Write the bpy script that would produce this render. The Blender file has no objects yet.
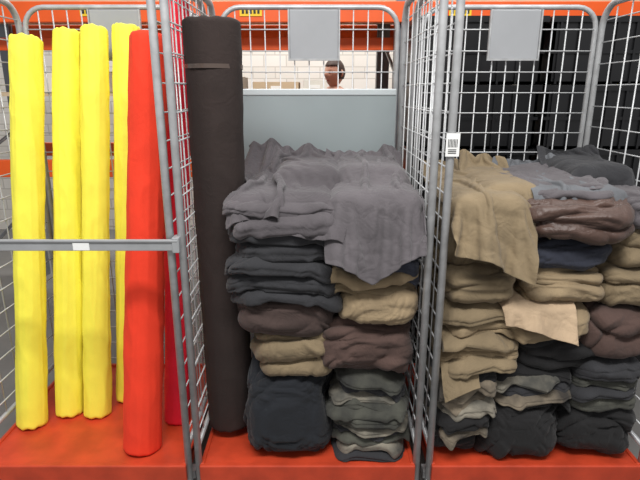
import bpy, math, time, numpy as np
from mathutils import Vector, Matrix
scene=bpy.context.scene
scene.view_settings.view_transform='Standard'
rng=np.random.RandomState(7)
COL=scene.collection
T0=time.time()
# ---------------------------------------------------------------- noise
_perm=rng.permutation(256); _perm=np.concatenate([_perm,_perm,_perm])
_g=rng.normal(size=(256,3)); _g/=np.linalg.norm(_g,axis=1)[:,None]
def perlin(p):
    i=np.floor(p).astype(int); f=p-i; i&=255
    u=f*f*f*(f*(f*6-15)+10)
    out=0
    for dx in (0,1):
        for dy in (0,1):
            for dz in (0,1):
                h=_perm[_perm[_perm[(i[...,0]+dx)&255]+((i[...,1]+dy)&255)]+((i[...,2]+dz)&255)]
                g=_g[h]; d=f-np.array([dx,dy,dz])
                w=(u[...,0] if dx else 1-u[...,0])*(u[...,1] if dy else 1-u[...,1])*(u[...,2] if dz else 1-u[...,2])
                out=out+w*(g*d).sum(-1)
    return out*1.6
def ridged(p): return 1-np.clip(np.abs(perlin(p))*2.4,0,1)
def bill(p): return np.clip(np.abs(perlin(p))*2.2,0,1.2)
def wrinkle(P,s,amp,deg):
    a=math.radians(deg); c,sn=math.cos(a),math.sin(a)
    wp=P+.03*np.stack([perlin(P*7+s),perlin(P*7+s+9),perlin(P*7+s+17)],-1)
    A=wp[...,0]*c+wp[...,2]*sn; Bc=-wp[...,0]*sn+wp[...,2]*c+wp[...,1]*.6
    q1=np.stack([A*4,Bc*15,wp[...,1]*3],-1)+s
    q2=np.stack([A*9+Bc*4,Bc*26,wp[...,1]*6],-1)+s+31
    q3=np.stack([A*34,Bc*20-A*9,wp[...,1]*12],-1)+s+57
    m1=np.clip(.5+1.4*perlin(P*5+s+3),0,1); m2=np.clip(.4+1.6*perlin(P*6+s+13),0,1)
    return amp*(1.5*(bill(q1)**.8-.35)*(.35+.65*m1)+.75*(bill(q2)-.3)*m2+.38*(bill(q3)-.3)*(1-m1))

# ---------------------------------------------------------------- materials
def mat(name,color,rough=.6,metal=0,var=0,vscale=8,bump=0,bscale=200,wr=0,wscale=16,sheen=0,col2=None):
    m=bpy.data.materials.new(name); m.use_nodes=True
    nt=m.node_tree; b=nt.nodes['Principled BSDF']
    b.inputs['Roughness'].default_value=rough; b.inputs['Metallic'].default_value=metal
    if sheen: b.inputs['Sheen Weight'].default_value=sheen
    tc=nt.nodes.new('ShaderNodeTexCoord')
    c=list(color)+[1]
    if var or col2:
        n=nt.nodes.new('ShaderNodeTexNoise'); n.inputs['Scale'].default_value=vscale; n.inputs['Detail'].default_value=5
        nt.links.new(tc.outputs['Object'],n.inputs['Vector'])
        r=nt.nodes.new('ShaderNodeValToRGB'); r.color_ramp.elements[0].position=.35; r.color_ramp.elements[1].position=.65
        a=col2 if col2 else [x*(1-var) for x in color]
        e=color if col2 else [min(1,x*(1+var)) for x in color]
        r.color_ramp.elements[0].color=list(a)+[1]; r.color_ramp.elements[1].color=list(e)+[1]
        nt.links.new(n.outputs['Fac'],r.inputs['Fac']); nt.links.new(r.outputs['Color'],b.inputs['Base Color'])
    else: b.inputs['Base Color'].default_value=c
    last=None
    if wr:
        for sc,st,ds in ((wscale,wr,.014),(wscale*2.9,wr*.6,.007)):
            n=nt.nodes.new('ShaderNodeTexNoise'); n.inputs['Scale'].default_value=sc; n.inputs['Detail'].default_value=2; n.inputs['Distortion'].default_value=1.2
            nt.links.new(tc.outputs['Object'],n.inputs['Vector'])
            mm=nt.nodes.new('ShaderNodeMath'); mm.operation='SUBTRACT'; mm.inputs[1].default_value=.5
            ab=nt.nodes.new('ShaderNodeMath'); ab.operation='ABSOLUTE'
            nt.links.new(n.outputs['Fac'],mm.inputs[0]); nt.links.new(mm.outputs[0],ab.inputs[0])
            bp=nt.nodes.new('ShaderNodeBump'); bp.inputs['Strength'].default_value=st; bp.inputs['Distance'].default_value=ds*2
            nt.links.new(ab.outputs[0],bp.inputs['Height'])
            if last: nt.links.new(last.outputs['Normal'],bp.inputs['Normal'])
            last=bp
    if bump:
        n=nt.nodes.new('ShaderNodeTexNoise'); n.inputs['Scale'].default_value=bscale; n.inputs['Detail'].default_value=2
        nt.links.new(tc.outputs['Object'],n.inputs['Vector'])
        bp=nt.nodes.new('ShaderNodeBump'); bp.inputs['Strength'].default_value=bump; bp.inputs['Distance'].default_value=.001
        nt.links.new(n.outputs['Fac'],bp.inputs['Height'])
        if last: nt.links.new(last.outputs['Normal'],bp.inputs['Normal'])
        last=bp
    if last: nt.links.new(last.outputs['Normal'],b.inputs['Normal'])
    return m
def srgb(r,g,b):
    f=lambda c:(c/255/12.92) if c/255<=.04045 else ((c/255+.055)/1.055)**2.4
    return (f(r),f(g),f(b))
def fab(name,rgb,rough=.92,wr=.28,var=.14,sheen=.08,**k):
    return mat(name,srgb(*rgb),rough,0,var=var,vscale=9,bump=.5,bscale=420,wr=wr,sheen=sheen,**k)
M={}
M['steel']=mat('galvanised_steel',srgb(178,179,180),.42,.3,var=.12,vscale=25)
M['bar']=mat('bar_steel',srgb(168,170,172),.35,.25,var=.08,vscale=12)
M['wire']=mat('zinc_wire',srgb(200,201,202),.4,.25)
M['deck']=mat('orange_red_plastic',srgb(192,66,38),.45,0,var=.16,vscale=10,bump=.2,bscale=80)
M['rubber']=mat('dark_rubber',srgb(38,38,40),.6)
M['board']=mat('grey_board',srgb(142,151,153),.5,0,var=.04,vscale=3)
M['boardedge']=mat('edge_highlight',srgb(186,193,195),.4)  # paler board grey, highlight put into the colour
M['placard']=mat('placard_grey',srgb(164,166,169),.3,.15,var=.05,vscale=6)
M['rack']=mat('rack_orange',srgb(236,92,24),.45,0,var=.05)
M['label']=mat('label_yellow',srgb(245,205,40),.5)
M['white']=mat('label_white',srgb(240,240,238),.5)
M['black']=mat('print_black',srgb(25,25,25),.5)
M['carton']=mat('cardboard',srgb(200,178,148),.8,0,var=.06)
M['cartonw']=mat('white_carton',srgb(226,222,212),.7,0,var=.03)
M['crate']=mat('black_crate',srgb(20,20,22),.35)
M['core']=mat('core_cardboard',srgb(224,196,176),.8)
M['tape']=mat('clear_tape',srgb(84,72,66),.2)
M['upr']=mat('rack_grey',srgb(120,124,130),.4,.5)

# ---------------------------------------------------------------- builders
def empty(name,loc=(0,0,0)):
    o=bpy.data.objects.new(name,None); o.location=loc; COL.objects.link(o); o.empty_display_size=.1; return o
def mkobj(name,verts,faces,m,parent=None,smooth=False):
    me=bpy.data.meshes.new(name); me.from_pydata(verts,[],faces); me.update()
    if smooth: me.shade_smooth()
    o=bpy.data.objects.new(name,me); COL.objects.link(o)
    if m: me.materials.append(m)
    if parent: o.parent=parent
    return o
class B:
    def __init__(s): s.v=[]; s.f=[]
    def tube(s,pts,r,n=10,cap=True):
        pts=[Vector(p) for p in pts]; rings=[]
        d0=(pts[1]-pts[0]).normalized()
        ref=Vector((0,0,1)) if abs(d0.z)<.9 else Vector((1,0,0))
        a=d0.cross(ref).normalized()
        for i,p in enumerate(pts):
            if i==0: d=pts[1]-pts[0]
            elif i==len(pts)-1: d=pts[-1]-pts[-2]
            else: d=(pts[i]-pts[i-1]).normalized()+(pts[i+1]-pts[i]).normalized()
            d.normalize(); a=(a-d*a.dot(d)).normalized(); b=d.cross(a)
            base=len(s.v)
            for k in range(n):
                t=2*math.pi*k/n; s.v.append(tuple(p+(a*math.cos(t)+b*math.sin(t))*r))
            rings.append(base)
        for i in range(len(rings)-1):
            for k in range(n):
                k2=(k+1)%n
                s.f.append((rings[i]+k,rings[i]+k2,rings[i+1]+k2,rings[i+1]+k))
        if cap:
            s.f.append(tuple(rings[0]+k for k in range(n))[::-1]); s.f.append(tuple(rings[-1]+k for k in range(n)))
    def box(s,x0,x1,y0,y1,z0,z1):
        b=len(s.v)
        for z in (z0,z1):
            for (x,y) in ((x0,y0),(x1,y0),(x1,y1),(x0,y1)): s.v.append((x,y,z))
        for q in ((3,2,1,0),(4,5,6,7),(0,1,5,4),(1,2,6,5),(2,3,7,6),(3,0,4,7)): s.f.append(tuple(b+i for i in q))
    def make(s,name,m,parent=None,smooth=False,bevel=0):
        o=mkobj(name,s.v,s.f,m,parent,smooth)
        if bevel:
            md=o.modifiers.new('bevel','BEVEL'); md.width=bevel; md.segments=2; md.limit_method='ANGLE'
        return o
def arc(cx,cz,r,a0,a1,n,fn):
    return [fn(cx+r*math.cos(math.radians(a0+(a1-a0)*i/n)),cz+r*math.sin(math.radians(a0+(a1-a0)*i/n))) for i in range(n+1)]

# ---------------------------------------------------------------- roll cage
H=1.80; DZ=.205; DEP=.70
def cage(xl,xr,board=False,bar=False,label=False):
    root=empty('roll_cage',((xl+xr)/2,DEP/2,0)); inv=Vector((-(xl+xr)/2,-DEP/2,0))
    def fin(b,name,m,**k):
        b.v=[tuple(Vector(v)+inv) for v in b.v]; return b.make(name,m,root,**k)
    t=B()
    for x in (xl,xr):
        R=.09
        pts=[(x,0,.10)]+arc(0+R,H-R,R,180,90,6,lambda y,z:(x,y,z))+arc(DEP-R,H-R,R,90,0,6,lambda y,z:(x,y,z))+[(x,DEP,.10)]
        t.tube(pts,.0125,12)
        for z in (.27,):
            t.tube([(x,0,z),(x,DEP,z)],.009,8)
    R=.08; a,b=xl+.028,xr-.028
    t.tube([(a,DEP-.005,.16)]+arc(a+R,H-.01-R,R,180,90,6,lambda x,z:(x,DEP-.005,z))+arc(b-R,H-.01-R,R,90,0,6,lambda x,z:(x,DEP-.005,z))+[(b,DEP-.005,.16)],.010,12)
    fin(t,'tube_frame',M['steel'],smooth=True)
    w=B(); wr=.0026
    for x in (xl,xr):
        for i in range(1,7):
            y=DEP*i/7; w.tube([(x,y,.27),(x,y,H-(.012 if 1<i<6 else .02))],wr,6)
        z=.33
        while z<H-.02:
            w.tube([(x+.004,0.0,z),(x+.004,DEP,z)],wr,6); z+=.083
    n=12
    for i in range(1,n):
        x=a+(b-a)*i/n; w.tube([(x,DEP-.005,.24),(x,DEP-.005,H-.012)],wr,6)
    z=.24
    while z<H-.02:
        w.tube([(a,DEP-.009,z),(b,DEP-.009,z)],wr,6); z+=.0815
    fin(w,'wire_mesh',M['wire'],smooth=True)
    d=B(); x0,x1=xl+.006,xr-.006
    d.box(x0,x1,-.012,DEP-.02,DZ-.022,DZ)
    d.box(x0,x1,-.022,-.002,DZ-.065,DZ+.004)
    d.box(x0,x1,DEP-.03,DEP-.015,DZ-.06,DZ+.01)
    d.box(x0,x0+.015,-.01,DEP-.02,DZ-.06,DZ+.006); d.box(x1-.015,x1,-.01,DEP-.02,DZ-.06,DZ+.006)
    fin(d,'deck',M['deck'],bevel=.004)
    f=B()
    f.box(xl-.012,xr+.012,.03,.07,.115,.145); f.box(xl-.012,xr+.012,DEP-.09,DEP-.05,.115,.145)
    for x in (xl+.05,xr-.05):
        for y in (.07,DEP-.08):
            f.box(x-.03,x+.03,y-.035,y+.035,.105,.115)
            f.box(x-.022,x-.018,y-.02,y+.02,.04,.105); f.box(x+.018,x+.022,y-.02,y+.02,.04,.105)
    fin(f,'chassis',M['steel'])
    wh=B()
    for x in (xl+.05,xr-.05):
        for y in (.07,DEP-.08): wh.tube([(x-.016,y,.05),(x+.016,y,.05)],.05,24)
    fin(wh,'castor_wheels',M['rubber'])
    pc=(xl+xr)/2+.02
    p=B(); p.box(pc-.098,pc+.098,DEP-.022,DEP-.014,H-.205,H-.02); fin(p,'placard',M['placard'],bevel=.003)
    p=B(); p.box(pc-.104,pc+.104,DEP-.026,DEP-.012,H-.212,H-.204); p.box(pc-.104,pc-.098,DEP-.026,DEP-.012,H-.204,H-.02); p.box(pc+.098,pc+.104,DEP-.026,DEP-.012,H-.204,H-.02)
    fin(p,'placard_frame',M['steel'])
    if board:
        p=B(); p.box(xl+.02,xr-.03,DEP-.06,DEP-.045,DZ+.002,1.452); fin(p,'grey_back_board',M['board'])
        p=B(); p.box(xl+.02,xr-.03,DEP-.064,DEP-.041,1.452,1.478); fin(p,'board_highlight_strip',M['boardedge'],bevel=.004)  # paler strip paints the highlight line along the board's top edge
    if bar:
        p=B(); p.box(xl,xr+.03,-.026,-.019,.998,1.034); p.box(xl-.01,xl+.02,-.02,.01,.985,1.045)
        p.box(xr+.012,xr+.034,-.03,.012,.992,1.04)
        p.box(xl,xr+.03,-.031,-.026,1.026,1.034)
        fin(p,'closing_bar',M['bar'],bevel=.002)
        p=B(); p.box(-.755,-.705,-.0292,-.0265,1.001,1.024); fin(p,'bar_label',M['white'])
    if label:
        p=B(); p.box(xl-.019,xl+.021,-.0175,-.0155,1.285,1.352); fin(p,'barcode_label',M['white'])
        p=B()
        for i in range(7): p.box(xl-.013+i*.0042,xl-.0112+i*.0042,-.0185,-.0176,1.312,1.335)
        for i in range(3): p.box(xl-.012,xl+.012,-.0185,-.0176,1.294+i*.005,1.296+i*.005)
        fin(p,'barcode_print',M['black'])
    return root
cage(-1.212,-.464,bar=True)
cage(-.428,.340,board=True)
cage(.386,1.136,label=True)

# ---------------------------------------------------------------- fabric rolls
def roll(name,p0,p1,r0,r1,m,seed=0,amp=.004,core=True,coredrop=.0,tape=None):
    p0=Vector(p0); p1=Vector(p1); ax=(p1-p0); L=ax.length; ax.normalize()
    a=ax.cross(Vector((0,1,0))).normalized(); b=ax.cross(a)
    root=empty(name,p0)
    nu,nv=96,220
    u=np.linspace(0,2*math.pi,nu,endpoint=False); t=np.linspace(0,1,nv)
    U,T=np.meshgrid(u,t,indexing='ij')
    r=r0+(r1-r0)*T
    cs=np.stack([np.cos(U)*1.6,np.sin(U)*1.6,T*L*2.2+seed*7.3],-1)
    r=r+amp*1.6*perlin(cs*.6)+amp*.5*(ridged(cs*np.array([1.2,1.2,.6])+3)-.6)
    r=r+amp*.7*(ridged(np.stack([np.cos(U)*.8,np.sin(U)*.8,T*L*6+seed+U*.3],-1))-.5)
    edge=np.minimum(T,1-T)*L
    r=r*(1-.12*np.exp(-edge/.003))
    seam=np.exp(-((U-(4.2+.2*np.sin(T*5+seed)))/.03)**2)*.0025; r=r+seam
    ax_=np.array(ax);a_=np.array(a);b_=np.array(b)
    lift=(np.abs(T-.5)>.49)*.008*perlin(np.stack([np.cos(U)*2,np.sin(U)*2,T*0+seed],-1))
    P=(T*L+lift)[...,None]*ax_+(r*np.cos(U))[...,None]*a_+(r*np.sin(U))[...,None]*b_
    V=P.reshape(-1,3).tolist(); F=[]
    for i in range(nu):
        j=(i+1)%nu
        for k in range(nv-1): F.append((i*nv+k,j*nv+k,j*nv+k+1,i*nv+k+1))
    for k,sgn,rr in ((0,1,r0),(nv-1,-1,r1)):
        prev=[i*nv+k for i in range(nu)]
        for q in range(6):
            fr=.78-(.78-.3)*(q+1)/6; base=len(V)
            for i in range(nu):
                off=sgn*(.004 if q%2 else 0.0)
                c=ax_*((0 if k==0 else L)+off)+fr*rr*(math.cos(u[i])*a_+math.sin(u[i])*b_)
                V.append(c.tolist())
            cur=[base+i for i in range(nu)]
            for i in range(nu):
                j=(i+1)%nu; qd=(prev[i],prev[j],cur[j],cur[i])
                F.append(qd[::-1] if k==0 else qd)
            prev=cur
    mkobj('cloth_wrap',V,F,m,root,True)
    cb=B(); cb.tube([ax*-coredrop,ax*(L+(.02 if core else -.003))],r0*.3,20); cb.make('cardboard_core',M['core'],root,smooth=False)
    if tape:
        for tz in tape:
            tb=B(); rt=r0+(r1-r0)*tz/L+amp*1.2
            tb.tube([ax*(tz-.001),ax*(tz+.012)],rt,48,cap=False); tb.make('tape_band',M['tape'],root,smooth=True)
    return root
M['yel']=fab('yellow_fabric',(248,238,78),.85,.08,.04,sheen=0)
M['red']=fab('orange_red_fabric',(236,58,28),.85,.08,.05,sheen=0)
M['crim']=fab('crimson_fabric',(216,20,46),.85,.08,.06,sheen=0)
M['brn']=fab('dark_brown_fabric',(45,34,31),.9,.12,.10,sheen=0)
roll('fabric_roll',(-.345,.20,.238),(-.338,.20,1.684),.084,.089,M['brn'],1,.003,coredrop=.032,tape=[1.30],core=False)
roll('fabric_roll',(-.654,.085,.206),(-.568,.29,1.650),.070,.063,M['red'],2,.004,core=False)
roll('fabric_roll',(-.905,.29,.206),(-.855,.56,1.70),.054,.051,M['yel'],3,.004,core=False)
roll('fabric_roll',(-.810,.40,.206),(-.745,.60,1.71),.052,.049,M['yel'],4,.004,core=False)
roll('fabric_roll',(-.570,.25,.206),(-.508,.46,1.78),.050,.045,M['crim'],5,.004,core=False)
roll('fabric_roll',(-1.022,.30,.206),(-.968,.58,1.69),.056,.054,M['yel'],6,.004,core=False)
roll('fabric_roll',(-1.135,.22,.206),(-1.085,.50,1.66),.055,.054,M['yel'],8,.004,core=False)

# ---------------------------------------------------------------- folded fabric
def soft(x,lo,hi):
    return np.where(x<lo,lo+(x-lo)*.04,np.where(x>hi,hi+(x-hi)*.04,x))
def conform(P,lim):
    if lim is None: return P
    X,Y,Z=P[...,0],P[...,1],P[...,2]
    if lim=='mid':
        dx,dy=X+.343,Y-.20; r=np.sqrt(dx*dx+dy*dy)+1e-6; R=.096
        k=np.where((r<R),R/r,1.0)
        X=-.343+dx*k; Y=.20+dy*k
        X=soft(X,-.408,.322)
    else: X=soft(X,.406,1.118)
    Z=np.where(Z<DZ+.004,DZ+.004+(Z-DZ)*.02,Z); Y=soft(Y,-.05,.625)
    return np.stack([X,Y,Z],-1)
def gridfaces(nu,nv,rev=False):
    i=np.arange(nu)[:,None]; k=np.arange(nv-1)[None]; j=(i+1)%nu
    F=np.stack([i*nv+k,i*nv+k+1,j*nv+k+1,j*nv+k],-1).reshape(-1,4)
    return F.tolist()
pw=lambda w,q: np.sign(w)*np.abs(w)**q
def closed(nu,nv,sx,sy,sz,ex,ey,ez):
    u=np.linspace(0,2*math.pi,nu,endpoint=False); v=np.linspace(-math.pi/2,math.pi/2,nv)
    U,V=np.meshgrid(u,v,indexing='ij')
    X=sx*pw(np.sin(V),ex); c=pw(np.clip(np.cos(V),0,1),.5)
    Y=-sy*c*pw(np.cos(U),ey); Z=sz*c*pw(np.sin(U),ez)
    cv=np.clip(np.cos(V),0,1)**.5
    N=np.stack([np.sin(V)*.9*np.abs(np.sin(V))**2,-np.cos(U)*cv,np.sin(U)*cv],-1); N/=np.linalg.norm(N,axis=-1)[...,None]+1e-9
    return X,Y,Z,N
def finish(name,P,cx,cy,cz,rot,tilt,lim,m,root,nu,nv):
    a=math.radians(rot); ca,sa=math.cos(a),math.sin(a)
    P=np.stack([P[...,0]*ca-P[...,1]*sa,P[...,0]*sa+P[...,1]*ca,P[...,2]],-1)
    a=math.radians(tilt); ca,sa=math.cos(a),math.sin(a)
    P=np.stack([P[...,0]*ca-P[...,2]*sa,P[...,1],P[...,0]*sa+P[...,2]*ca],-1)
    P=conform(P+np.array([cx,cy,cz]),lim)
    return mkobj(name,P.reshape(-1,3).tolist(),gridfaces(nu,nv),m,root,True)
def bundle(name,x0,x1,z0,z1,yf,dep,m,root,seed=0,amp=.010,rot=0,tilt=0,wr=.013,wdir=20,folds=1.5,groove=.016,ex=.42,ez=.55,res=(260,170),lim=None):
    """rolled / loosely folded piece: a lozenge with long creases and one or two deep wandering folds"""
    nu,nv=res
    sx,sy,sz=(x1-x0)/2,dep/2,(z1-z0)/2
    X,Y,Z,N=closed(nu,nv,sx,sy,sz,ex,.5,ez)
    P=np.stack([X,Y,Z],-1); s=np.array([seed*3.17,seed*1.73,seed*5.1])
    lw=(Z/sz*.5+.5)*folds+.55*perlin(np.stack([X*5,Y*4,Z*3],-1)+s)+.10*perlin(P*18+s)+X/sx*.25*math.sin(seed*2.3)
    fr=np.abs(np.sin(math.pi*lw)); mask=np.clip(1.15-np.abs(N[...,2])**2*1.2,0,1)
    g=-(1-fr**.4)*groove*mask*2.0+mask*groove*.9*np.sin(np.floor(lw)*12.9+seed*4.1)*np.minimum(1,fr*4)
    big=amp*1.5*perlin(P*4.5+s)+amp*.6*perlin(P*10+s+4)
    P=P+N*(g+big+wrinkle(P,s,wr,wdir))[...,None]
    return finish(name,P,(x0+x1)/2,yf+dep/2,(z0+z1)/2,rot,tilt,lim,m,root,nu,nv)
def stack(name,x0,x1,z0,z1,yf,dep,mats,root,n=4,seed=0,jit=.016,wr=.006,tilt=0,und=.018,lim=None,res=(120,140),loose=1.4):
    """a pile of n flat folded layers; neighbours share the same sag so they nest"""
    rs=np.random.RandomState(seed+100); nu,nv=res
    h=(z1-z0)/n; s0=np.array([seed*2.7,seed*1.1,seed*.7])
    th=rs.uniform(.6,1.4,n); th=th/th.sum()*(z1-z0); zc=z0
    for i in range(n):
        jx0,jx1,jy=rs.uniform(-jit,jit),rs.uniform(-jit,jit),rs.uniform(-jit,jit*.8)
        sx,sy,sz=(x1-x0+jx1-jx0)/2,dep/2,th[i]*.60
        X,Y,Z,N=closed(nu,nv,sx,sy,sz,.30,.28,.62)
        s=s0+i*7.7; P=np.stack([X,Y,Z],-1)
        ply=rs.choice([1,2,2,3]); rim=np.clip(1.1-np.abs(N[...,2])**2*1.3,0,1)
        lw=(Z/sz*.5+.5)*ply+.25*perlin(np.stack([X*9,Y*9,Z*0],-1)+s)
        g=-(1-np.abs(np.sin(math.pi*lw))**.35)*.007*rim if ply>1 else 0
        edge=rim*.014*loose*perlin(np.stack([X*11,Y*7,Z*4],-1)+s)+rim*.006*loose*perlin(np.stack([X*28,Y*20,Z*16],-1)+s)
        P=P+N*(g+edge+wrinkle(P,s,wr,rs.uniform(-50,50)))[...,None]
        zz=P[...,2]+und*1.6*perlin(np.stack([P[...,0]*7,P[...,1]*4,0*X],-1)+s0)+und*.6*perlin(np.stack([P[...,0]*18,P[...,1]*8,0*X+i*.4],-1)+s0)
        zz=zz-.018*loose*np.clip(np.abs(P[...,0])/sx,0,1.2)**4 - .012*loose*np.clip(-P[...,1]/sy,0,1.2)**6
        P[...,2]=zz
        mm=mats[i%len(mats)] if isinstance(mats,(list,tuple)) else mats
        finish(name+'_layer',P,(x0+x1+jx0+jx1)/2,yf+dep/2+jy,zc+th[i]*.5,rs.uniform(-2,2),tilt+rs.uniform(-2.8,2.8),lim,mm,root,nu,nv)
        zc+=th[i]

C={
'slate':fab('slate_grey_cotton',(82,77,80),sheen=.16),
'slate2':fab('grey_purple_cotton',(90,85,88),sheen=.18),
'char':fab('charcoal_cotton',(46,46,49)),
'navy':fab('navy_cotton',(46,49,61)),
'khaki':fab('khaki_cotton',(146,127,99)),
'khaki2':fab('olive_khaki_cotton',(126,110,85)),
'brown':fab('brown_cotton',(80,61,55)),
'dbrown':fab('dark_brown_cotton',(66,52,48)),
'black':fab('black_blue_cotton',(24,27,33)),
'green':fab('grey_green_cotton',(84,84,75),col2=srgb(46,46,43)),
'lgrey':fab('light_grey_cotton',(142,135,121),col2=srgb(72,71,66)),
'beige':fab('beige_cotton',(182,158,130)),
'bluegrey':fab('blue_grey_cotton',(96,98,102)),
'camo':fab('mottled_cotton',(142,129,110),col2=srgb(56,51,46)),
'blk':fab('black_cotton',(25,24,25)),
'puff':fab('brown_nylon',(78,58,50),.45),
}
pm=empty('folded_fabric_pile',(0,0,0)); pr=empty('folded_fabric_pile',(0,0,0))
def mb(nm_,*a,**k): k.setdefault('lim','mid'); return bundle(nm_,*a,**k)
def ms(nm_,*a,**k): k.setdefault('lim','mid'); return stack(nm_,*a,**k)
mb('black_bundle',-.270,.035,.205,.535,-.005,.50,C['black'],pm,seed=1,amp=.012,folds=1.4,groove=.012,wdir=60,ex=.34,ez=.42,wr=.017)
ms('grey_stack',.050,.320,.205,.275,.00,.50,[C['char'],C['lgrey']],pm,n=2,seed=2,tilt=-4)
ms('green_stack',.040,.320,.275,.415,.01,.48,[C['green'],C['char'],C['lgrey'],C['green']],pm,n=5,seed=3,loose=1.8)
ms('green_stack_top',.055,.320,.415,.530,.03,.48,[C['green'],C['lgrey'],C['char']],pm,n=4,seed=4,tilt=-3,loose=1.8)
mb('khaki_bundle_low',-.225,.060,.515,.69,.03,.48,C['khaki2'],pm,seed=5,tilt=4,folds=2.2,wdir=-20)
mb('brown_bundle',-.020,.325,.53,.735,-.005,.5,C['brown'],pm,seed=6,groove=.012,tilt=-3,folds=1.3,wdir=25,wr=.015)
mb('dark_brown_bundle',-.285,.060,.67,.835,.00,.5,C['dbrown'],pm,seed=7,groove=.012,tilt=-2,folds=1.3,wdir=-15,wr=.014)
mb('khaki_roll',.055,.330,.725,.850,.00,.5,C['khaki'],pm,folds=1,seed=8,groove=.006,wdir=10)
ms('khaki_flat',-.010,.330,.835,.915,.01,.5,[C['khaki2'],C['khaki']],pm,n=2,seed=9,tilt=3)
ms('charcoal_stack',-.300,.065,.82,1.08,-.005,.5,C['char'],pm,n=5,seed=10,tilt=-1,jit=.024,wr=.009)
ms('navy_stack',.03,.330,.90,1.02,.01,.5,C['navy'],pm,n=3,seed=12)
ms('slate_fold',-.305,.065,1.05,1.15,-.01,.50,C['slate'],pm,n=2,seed=13,wr=.009,jit=.02,tilt=2)
mb('slate_core',.04,.315,1.0,1.15,.04,.50,C['slate2'],pm,seed=14)

def rb(nm_,*a,**k): k.setdefault('lim','r'); return bundle(nm_,*a,**k)
def rs_(nm_,*a,**k): k.setdefault('lim','r'); return stack(nm_,*a,**k)
rb('dark_low_bundle',.40,.580,.205,.36,.0,.5,C['blk'],pr,seed=21,folds=2)
rb('black_bag_bundle',.560,.850,.205,.43,-.01,.5,C['blk'],pr,seed=22,folds=1,groove=.006,amp=.016,wr=.017,wdir=60)
rb('charcoal_low_bundle',.84,1.12,.205,.43,.0,.5,C['blk'],pr,seed=23)
rs_('mottled_stack',.40,.600,.35,.59,.0,.5,[C['camo'],C['blk'],C['lgrey'],C['camo']],pr,n=6,seed=24,jit=.02,tilt=3,loose=2.2,wr=.01)
rs_('mixed_stack',.595,.90,.42,.56,.02,.5,[C['blk'],C['camo'],C['char'],C['lgrey'],C['blk']],pr,n=5,seed=25,loose=2.0)
rb('black_bundle_mid',.66,1.0,.54,.68,.03,.5,C['blk'],pr,seed=26,folds=2)
rs_('dark_side_stack',.86,1.12,.42,.60,.01,.5,[C['green'],C['char']],pr,n=4,seed=27)
rs_('khaki_stack',.40,.690,.58,.79,.0,.5,[C['khaki2'],C['khaki'],C['khaki']],pr,n=7,seed=28,tilt=-5,jit=.022,loose=1.6)
rs_('beige_stack',.62,.92,.68,.79,.02,.5,C['khaki'],pr,n=2,seed=30,tilt=-6,loose=1.5)
rb('brown_side',.88,1.12,.60,.78,.01,.5,C['brown'],pr,seed=31)
rb('khaki_left_roll',.405,.655,.79,.90,.0,.5,C['khaki2'],pr,folds=1.6,seed=32,wdir=5)
rb('khaki_right_roll',.660,.95,.78,.91,.0,.5,C['khaki'],pr,folds=1.5,seed=33,wdir=-8)
rb('khaki_far_roll',.93,1.12,.77,.92,.02,.5,C['khaki2'],pr,seed=34)
rb('navy_right',.645,.97,.905,1.02,.01,.5,C['navy'],pr,folds=1,seed=35,wdir=5)
rb('olive_right',.95,1.12,.90,1.04,.02,.5,C['khaki2'],pr,seed=36)
rb('brown_padded',.640,1.0,1.01,1.14,-.005,.5,C['puff'],pr,folds=2,seed=37,wr=.016,wdir=0)
rb('slate_right',.96,1.12,1.03,1.16,.02,.5,C['slate'],pr,seed=38)
rb('khaki_core',.420,.645,.90,1.14,.04,.50,C['khaki2'],pr,seed=39)
rb('blue_grey_top',.66,.98,1.12,1.18,.08,.5,C['slate'],pr,seed=40)

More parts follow.
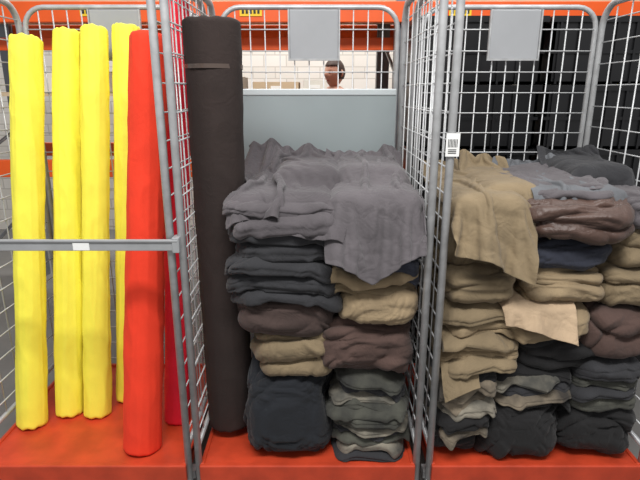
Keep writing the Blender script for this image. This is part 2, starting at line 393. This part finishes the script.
# ---------------------------------------------------------------- draped sheets: position-based cloth relaxed over rounded boxes
def rbox(x0,x1,y0,y1,z0,z1,r=.04): return ((x0+x1)/2,(y0+y1)/2,(z0+z1)/2,(x1-x0)/2,(y1-y0)/2,(z1-z0)/2,r)
def drape(name,path,x0,x1,bottom,boxes,m,root,nx=60,ny=90,sx=1.15,sy=1.08,steps=120,its=12,seed=0,xlim=(.406,1.118),roll=False,skew=0,noise=.022,fine=.003,thick=.0028,wf=9):
    path=np.array(path,float); seg=np.linalg.norm(np.diff(path,axis=0),axis=1); al=np.concatenate([[0],np.cumsum(seg)])
    s=np.linspace(-1,1,nx); t=np.linspace(0,1,ny); S,T=np.meshgrid(s,t,indexing='ij')
    L=al[-1]+np.array([bottom(v) for v in s])   # length of every column (outline of the hem)
    A=T*L[:,None]
    Yp=np.interp(A,al,path[:,0]); Zp=np.interp(A,al,path[:,1])-np.maximum(A-al[-1],0)
    w=(x1-x0)/2; X=(x0+x1)/2+S*w+skew*T
    sd=np.array([seed*3.3,seed*1.9,seed])
    n1=perlin(np.stack([X*wf,A*wf,0*X],-1)+sd); n2=perlin(np.stack([X*wf*2.3,A*wf*2.3,0*X+5],-1)+sd)
    n0=bill(np.stack([X*wf*1.3+A*4,A*wf*.6,0*X+9],-1)+sd)
    off=noise*(np.abs(n1)*1.5+.6*np.abs(n2)+.8*n0)
    dy=np.gradient(Yp,axis=1); dz=np.gradient(Zp,axis=1); dl=np.sqrt(dy*dy+dz*dz)+1e-9
    P=np.stack([X+.006*n2,Yp+dz/dl*off,Zp-dy/dl*off],-1)
    R=np.stack([S*w*sx,A*sy],-1)
    con=[]
    def add(a0,b0,k):
        l=np.linalg.norm(R[a0]-R[b0],axis=-1); con.append((a0,b0,l,k))
    sl=slice
    def pairs(n,st,bs):
        i=[j for j in range(n-bs) if ((j-st)//bs)%2==0 and j>=st]; return np.array(i),np.array(i)+bs
    for bs,k in ((1,1.),(3,.06)):
        for st in (0,bs):
            i,j=pairs(nx,st,bs); add((i,sl(None)),(j,sl(None)),k)
            i,j=pairs(ny,st,bs); add((sl(None),i),(sl(None),j),k)
    for st in (0,1):
        i,j=pairs(nx,st,1)
        add((i,sl(0,ny-1)),(j,sl(1,ny)),.25); add((i,sl(1,ny)),(j,sl(0,ny-1)),.25)
    def cons(P):
        for a0,b0,l,k in con:
            A_=P[a0]; B_=P[b0]
            d=B_-A_; ln=np.sqrt((d*d).sum(-1))+1e-9
            c=(.5*k*(ln-l)/ln)[...,None]*d
            P[a0]=A_+c; P[b0]=B_-c
    def coll(P):
        hit=np.zeros(P.shape[:2],bool)
        for (cx,cy,cz,hx,hy,hz,r) in boxes:
            q0=P-np.array([cx,cy,cz]); sg=np.sign(q0)+(q0==0); q=np.abs(q0)-np.array([hx-r,hy-r,hz-r])
            mx=np.maximum(q,0); ln=np.sqrt((mx*mx).sum(-1)); d=ln+np.minimum(q.max(-1),0)-r-.004
            ins=d<0
            if ins.any():
                out=np.where((ln>1e-6)[...,None],mx/(ln[...,None]+1e-9),(q==q.max(-1)[...,None])*1.0)*sg
                P[ins]-=(d[...,None]*out)[ins]; hit|=ins
        P[...,0]=np.clip(P[...,0],xlim[0],xlim[1]); P[...,1]=np.maximum(P[...,1],-.085)
        if roll:
            dx,dy=P[...,0]+.343,P[...,1]-.2; rr=np.sqrt(dx*dx+dy*dy)+1e-6; k=np.where(rr<.096,.096/rr,1.)
            P[...,0]=-.343+dx*k; P[...,1]=.2+dy*k
        return hit
    Q=P.copy(); g=-.00010; fix=P[:,0].copy()
    for it in range(steps):
        V=(P-Q)*.90; V=np.clip(V,-.003,.003); Q=P.copy(); P=P+V; P[...,2]+=g
        for _ in range(its): cons(P); P[:,0]=fix
        h=coll(P); Q[h]=P[h]-(P[h]-Q[h])*.1
    du=np.gradient(P,axis=0); dv=np.gradient(P,axis=1); N=np.cross(dv,du); N/=np.linalg.norm(N,axis=-1)[...,None]+1e-9
    UV=np.stack([R[...,0],0*X,R[...,1]],-1)
    P=P+N*wrinkle(UV,sd,fine,35)[...,None]
    coll(P)
    F=[]
    for i in range(nx-1):
        for k in range(ny-1): F.append((i*ny+k,(i+1)*ny+k,(i+1)*ny+k+1,i*ny+k+1))
    o=mkobj(name,P.reshape(-1,3).tolist(),F,m,root,True)
    so=o.modifiers.new('thick','SOLIDIFY'); so.thickness=thick; so.offset=0
    sb=o.modifiers.new('sub','SUBSURF'); sb.levels=1; sb.render_levels=1
    return o
MX=(-.405,.322)
b1=[rbox(.03,.322,.01,.6,.7,1.165,.05),rbox(.05,.31,.20,.6,1.0,1.215,.06)]
drape('slate_drape',[(.56,1.225),(.22,1.225),(.08,1.175),(.0,1.155),(-.03,1.10),(-.035,1.045)],.025,.325,lambda s: .085*max(0,1-abs(s+.1)/.95),b1,C['slate2'],pm,nx=80,ny=120,sx=1.28,sy=1.06,seed=1,xlim=(-.1,.324),noise=.028)
b2=[rbox(-.29,.05,.02,.6,.8,1.155,.05),rbox(-.16,.08,.20,.6,1.0,1.215,.06)]
drape('slate_throw',[(.56,1.225),(.22,1.225),(.08,1.175),(.0,1.155),(-.03,1.14)],-.285,.06,lambda s: .03*s+.012*math.sin(s*4),b2,C['slate'],pm,nx=84,ny=100,sx=1.34,sy=1.10,seed=2,xlim=MX,roll=True,noise=.036,wf=7)
b3=[rbox(.408,.652,.01,.6,.7,1.155,.05)]
drape('khaki_throw',[(.56,1.175),(.05,1.17),(-.02,1.13),(-.035,1.00)],.408,.655,lambda s:-.02+.04*s,b3,C['khaki2'],pr,nx=70,ny=120,sx=1.30,sy=1.09,seed=3,xlim=(.405,.67),skew=.0,noise=.028)
b4=[rbox(.60,.95,.005,.6,.5,.80,.03)]
drape('beige_flap',[(.25,.815),(.03,.81),(-.02,.78),(-.03,.74)],.60,.80,lambda s:.035*s,b4,C['beige'],pr,nx=44,ny=60,sx=1.2,sy=1.05,seed=4,steps=80,skew=.02)
b5=[rbox(.64,1.0,.08,.6,.9,1.165,.05)]
drape('blue_grey_throw',[(.56,1.18),(.12,1.18),(.07,1.16),(.05,1.14)],.70,.98,lambda s:.015*math.sin(s*3),b5,C['bluegrey'],pr,nx=70,ny=80,sx=1.25,sy=1.10,seed=5,xlim=(.66,1.118),noise=.025)
b6=[rbox(.90,1.118,.26,.6,.9,1.215,.05)]
drape('charcoal_throw',[(.58,1.23),(.31,1.23),(.25,1.20),(.23,1.16)],.88,1.115,lambda s:.02*math.sin(s*3+1),b6,C['char'],pr,nx=60,ny=60,sx=1.25,sy=1.15,seed=6)
b8=[rbox(.54,.73,.10,.6,.9,1.175,.05)]
drape('olive_throw',[(.56,1.205),(.14,1.205),(.08,1.18),(.05,1.13)],.56,.74,lambda s:.02*s,b8,C['khaki2'],pr,nx=50,ny=74,sx=1.3,sy=1.12,seed=9,xlim=(.53,.78),noise=.03)
b7=[rbox(.40,.60,.0,.6,.3,.585,.03)]
drape('khaki_flap',[(.20,.60),(.02,.60),(-.02,.57),(-.03,.53)],.41,.52,lambda s:-.02*s,b7,C['khaki2'],pr,nx=30,ny=50,sx=1.15,seed=7,steps=70)

# ---------------------------------------------------------------- surroundings
fl=mat('concrete_floor',srgb(120,118,115),.6,0,var=.12,vscale=3)
b=B(); b.box(-5,5,-4,4.2,-.05,0); b.make('floor',fl)
wm=bpy.data.materials.new('painted_brick'); wm.use_nodes=True; nt=wm.node_tree
br=nt.nodes.new('ShaderNodeTexBrick'); br.inputs['Scale'].default_value=2.2; br.inputs['Color1'].default_value=(*srgb(232,228,220),1); br.inputs['Color2'].default_value=(*srgb(224,219,209),1); br.inputs['Mortar'].default_value=(*srgb(200,195,185),1); br.inputs['Mortar Size'].default_value=.012
tc=nt.nodes.new('ShaderNodeTexCoord'); mp=nt.nodes.new('ShaderNodeMapping'); mp.inputs['Rotation'].default_value=(math.radians(90),0,0)
nt.links.new(tc.outputs['Object'],mp.inputs['Vector']); nt.links.new(mp.outputs['Vector'],br.inputs['Vector']); nt.links.new(br.outputs['Color'],nt.nodes['Principled BSDF'].inputs['Base Color'])
b=B(); b.box(-5,5,4.0,4.1,0,4.2); b.make('wall_back',wm)
rk=empty('pallet_rack',(0,0,0))
b=B()
for x in (-2.35,.42,3.0):
    for y in (1.55,2.5): b.box(x,x+.09,y,y+.07,0,3.2)
    for i in range(5): b.tube([(x+.045,1.6,.3+i*.6),(x+.045,2.5,.6+i*.6)],.012,8)
b.make('uprights',M['upr'],rk)
b=B()
for y in (1.50,2.55):
    b.box(-2.4,3.1,y,y+.05,1.83,1.935)
    b.box(-2.4,3.1,y,y+.05,.98,1.08)
b.box(-2.4,3.1,1.70,1.74,1.70,1.77)
b.make('beams',M['rack'],rk,bevel=.004)
b=B(); b.box(-2.35,.40,1.58,2.54,1.44,1.462); b.box(-2.35,3.05,1.56,2.54,1.935,1.96); b.make('shelf_boards',M['carton'],rk)
LX=(-.435,-1.30,.70,-.86)
b=B()
for x in LX: b.box(x,x+.12,1.495,1.4995,1.86,1.915)
b.make('rack_labels',M['label'],rk)
b=B()
for x in LX:
    for i in range(5): b.box(x+.012+i*.021,x+.024+i*.021,1.492,1.4945,1.872,1.903)
b.make('rack_label_print',M['black'],rk)
def carton(x,y,z,w,d,h,m):
    r=empty('cardboard_box',(x,y,z))
    q=B(); q.box(-w/2,w/2,-d/2,d/2,0,h); q.make('carton_body',m,r,bevel=.003)
    q=B(); q.box(-w/2-.001,w/2+.001,-.025,.025,h,h+.001); q.box(-w/2-.002,-w/2-.001,-.025,.025,h*.6,h); q.make('packing_tape',M['core'],r)
    q=B(); q.box(-.03,.03,-d/2-.002,-d/2-.0005,h*.3,h*.6); q.make('carton_label',M['white'],r)
carton(-.62,1.85,1.463,.30,.3,.09,M['cartonw']); carton(-.27,1.9,1.463,.28,.3,.06,M['carton'])
carton(-.03,1.85,1.463,.14,.3,.07,M['cartonw'])
carton(-1.0,1.85,1.463,.34,.3,.10,M['cartonw']); carton(-1.5,1.85,1.463,.4,.3,.12,M['cartonw'])
def crate(x,y,z,w=.58,d=.4,h=.3):
    q=B(); t=.012
    q.box(x-w/2,x+w/2,y-d/2,y-d/2+t,z,z+h-.02); q.box(x-w/2,x+w/2,y+d/2-t,y+d/2,z,z+h-.02)
    q.box(x-w/2,x-w/2+t,y-d/2,y+d/2,z,z+h-.02); q.box(x+w/2-t,x+w/2,y-d/2,y+d/2,z,z+h-.02)
    q.box(x-w/2,x+w/2,y-d/2,y+d/2,z,z+t)
    q.box(x-w/2-.012,x+w/2+.012,y-d/2-.012,y+d/2+.012,z+h-.03,z+h-.004)
    q.box(x-w/2-.008,x+w/2+.008,y-d/2-.008,y+d/2+.008,z+h*.45,z+h*.5)
    for i in range(7):
        xx=x-w/2+.03+i*(w-.06)/6; q.box(xx-.005,xx+.005,y-d/2-.01,y-d/2,z,z+h-.03)
    q.make('storage_crate',M['crate'])
for i in range(3):
    for j in range(6): crate(.74+i*.62,1.2,.001+j*.3)

# ---------------------------------------------------------------- person in the far aisle
def skinned(name,verts,edges,rad,rootidx,parent,mats,split=None,sub=2):
    me=bpy.data.meshes.new(name); me.from_pydata(verts,edges,[]); o=bpy.data.objects.new(name,me); COL.objects.link(o)
    md=o.modifiers.new('skin','SKIN'); md.use_smooth_shade=True
    for i,sv in enumerate(me.skin_vertices[0].data):
        r=rad[i]; sv.radius=r if isinstance(r,tuple) else (r,r); sv.use_root=(i==rootidx)
    s=o.modifiers.new('sub','SUBSURF'); s.levels=sub; s.render_levels=sub
    bpy.context.view_layer.update()
    m2=bpy.data.meshes.new_from_object(o.evaluated_get(bpy.context.evaluated_depsgraph_get()))
    o.modifiers.clear(); o.data=m2; m2.materials.clear()
    for m in mats: m2.materials.append(m)
    for p in m2.polygons:
        p.use_smooth=True
        p.material_index=split(p.center) if split else 0
    o.parent=parent; return o
pe=empty('person',(.13,3.2,0)); pe.rotation_euler=(0,0,math.radians(-50))
skin=mat('skin',srgb(206,158,134),.5); shirt=mat('jacket_cloth',srgb(92,60,62),.8,var=.1); trous=mat('trouser_cloth',srgb(44,46,56),.85); hair=mat('brown_hair',srgb(62,42,32),.6,var=.2,vscale=60); shoe=mat('shoe',srgb(30,30,30),.5)
V=[(0,0,.95),(0,.01,1.12),(0,0,1.30),(0,0,1.43),(0,0,1.52)]; R=[(.155,.11),(.135,.10),(.165,.11),(.09,.08),(.052,.052)]
E=[(0,1),(1,2),(2,3),(3,4)]
for s in (-1,1):
    n=len(V); V+=[(s*.175,0,1.40),(s*.215,.02,1.12),(s*.22,-.06,.88)]; R+=[.062,.046,.032]; E+=[(3,n),(n,n+1),(n+1,n+2)]
    n=len(V); V+=[(s*.09,0,.88),(s*.10,-.01,.50),(s*.10,.02,.09),(s*.11,-.14,.045)]; R+=[.095,.062,.045,.04]; E+=[(0,n),(n,n+1),(n+1,n+2),(n+2,n+3)]
skinned('body',V,E,R,0,pe,[shirt,trous,skin,shoe],lambda c: 3 if c.z<.10 else (1 if c.z<.93 and abs(c.x)<.18 else (2 if c.z>1.475 else 0)))
for s in (-1,1):
    hx,hy,hz=s*.22,-.065,.87
    V=[(hx,hy,hz),(hx,hy-.012,hz-.05),(hx,hy-.018,hz-.085)]; R=[(.022,.026),(.017,.036),(.014,.036)]
    skinned('palm',V,[(0,1),(1,2)],R,0,pe,[skin])
    for k,(off,l) in enumerate(((-.028,.065),(-.010,.075),(.009,.070),(.027,.055))):
        b0=Vector((hx,hy-.018+off,hz-.085))
        skinned('finger_%d'%(k+1),[tuple(b0),tuple(b0+Vector((-s*.006,0,-l*.5))),tuple(b0+Vector((-s*.020,0,-l)))],[(0,1),(1,2)],[.009,.0085,.0075],0,pe,[skin],sub=1)
    b0=Vector((hx,hy-.045,hz-.04)); skinned('thumb',[tuple(b0),tuple(b0+Vector((-s*.012,-.02,-.03))),tuple(b0+Vector((-s*.02,-.022,-.058)))],[(0,1),(1,2)],[.011,.010,.008],0,pe,[skin],sub=1)
u=np.linspace(0,2*math.pi,48,endpoint=False); v=np.linspace(-math.pi/2,math.pi/2,40); UU,VV=np.meshgrid(u,v,indexing='ij')
def headsurf(k,nose=True):
    X=np.cos(VV)*np.cos(UU); Y=np.cos(VV)*np.sin(UU); Z=np.sin(VV)
    jaw=1-.28*np.clip(-Z,0,1)**1.2
    x=.076*k*X*jaw; y=.095*k*Y*(jaw*.6+.4)-.012*np.clip(-Z,0,1); z=.118*k*Z
    if nose:
        y=y-.024*np.exp(-((X/.16)**2+((Z+.12)/.2)**2))*(Y<0)+.008*(np.exp(-(((np.abs(X)-.4)/.16)**2+((Z-.06)/.12)**2)))*(Y<0)-.006*np.exp(-((X/.3)**2+((Z+.48)/.07)**2))*(Y<0)
    return np.stack([x,y-.005,z+1.615],-1)
mkobj('head',headsurf(1).reshape(-1,3).tolist(),gridfaces(48,40),skin,pe,True)
P=headsurf(1.09,False); front=(P[...,1]<-.03)&(P[...,2]<1.675)|(P[...,2]<1.56); 
P[front]=(headsurf(.93,False))[front]; mkobj('hair',P.reshape(-1,3).tolist(),gridfaces(48,40),hair,pe,True)
q=B()
for s in (-1,1): q.tube([(s*.074,.005,1.59),(s*.086,.012,1.605),(s*.087,.012,1.63),(s*.076,.005,1.64)],.008,8)
q.make('ears',skin,pe,True)
q=B()
for s in (-1,1): q.tube([(s*.03,-.083,1.622),(s*.03,-.092,1.622)],.008,12)
q.make('eyes',M['black'],pe,True)
q=B(); q.tube([(-.022,-.088,1.558),(0,-.096,1.556),(.022,-.088,1.558)],.005,8); q.make('mouth',mat('lips',srgb(170,96,88),.5),pe,True)

# ---------------------------------------------------------------- lights
def area(name,loc,rot,sx,sy,p,col=(1,1,1)):
    l=bpy.data.lights.new(name,'AREA'); l.shape='RECTANGLE'; l.size=sx; l.size_y=sy; l.energy=p; l.color=col
    o=bpy.data.objects.new(name,l); o.location=loc; o.rotation_euler=[math.radians(a) for a in rot]; COL.objects.link(o)
area('ceiling_lamp',(-.3,-1.6,3.6),(28,0,0),2.4,.5,122,(1,.99,.97))
area('ceiling_lamp',(1.6,-.4,3.6),(10,0,0),.5,2.2,32,(1,.99,.97))
area('ceiling_lamp',(0,3.0,3.6),(0,0,0),4,.5,105,(1,.98,.95))
wd=bpy.data.worlds.new('world'); scene.world=wd; wd.use_nodes=True
bg=wd.node_tree.nodes['Background']; bg.inputs[0].default_value=(.99,.99,1,1); bg.inputs[1].default_value=.47
cam=bpy.data.cameras.new('camera'); cam.sensor_width=36; cam.lens=29.25
co=bpy.data.objects.new('camera',cam); co.location=(0,-1.55,1.47); co.rotation_euler=(math.radians(74),0,0)
COL.objects.link(co); scene.camera=co
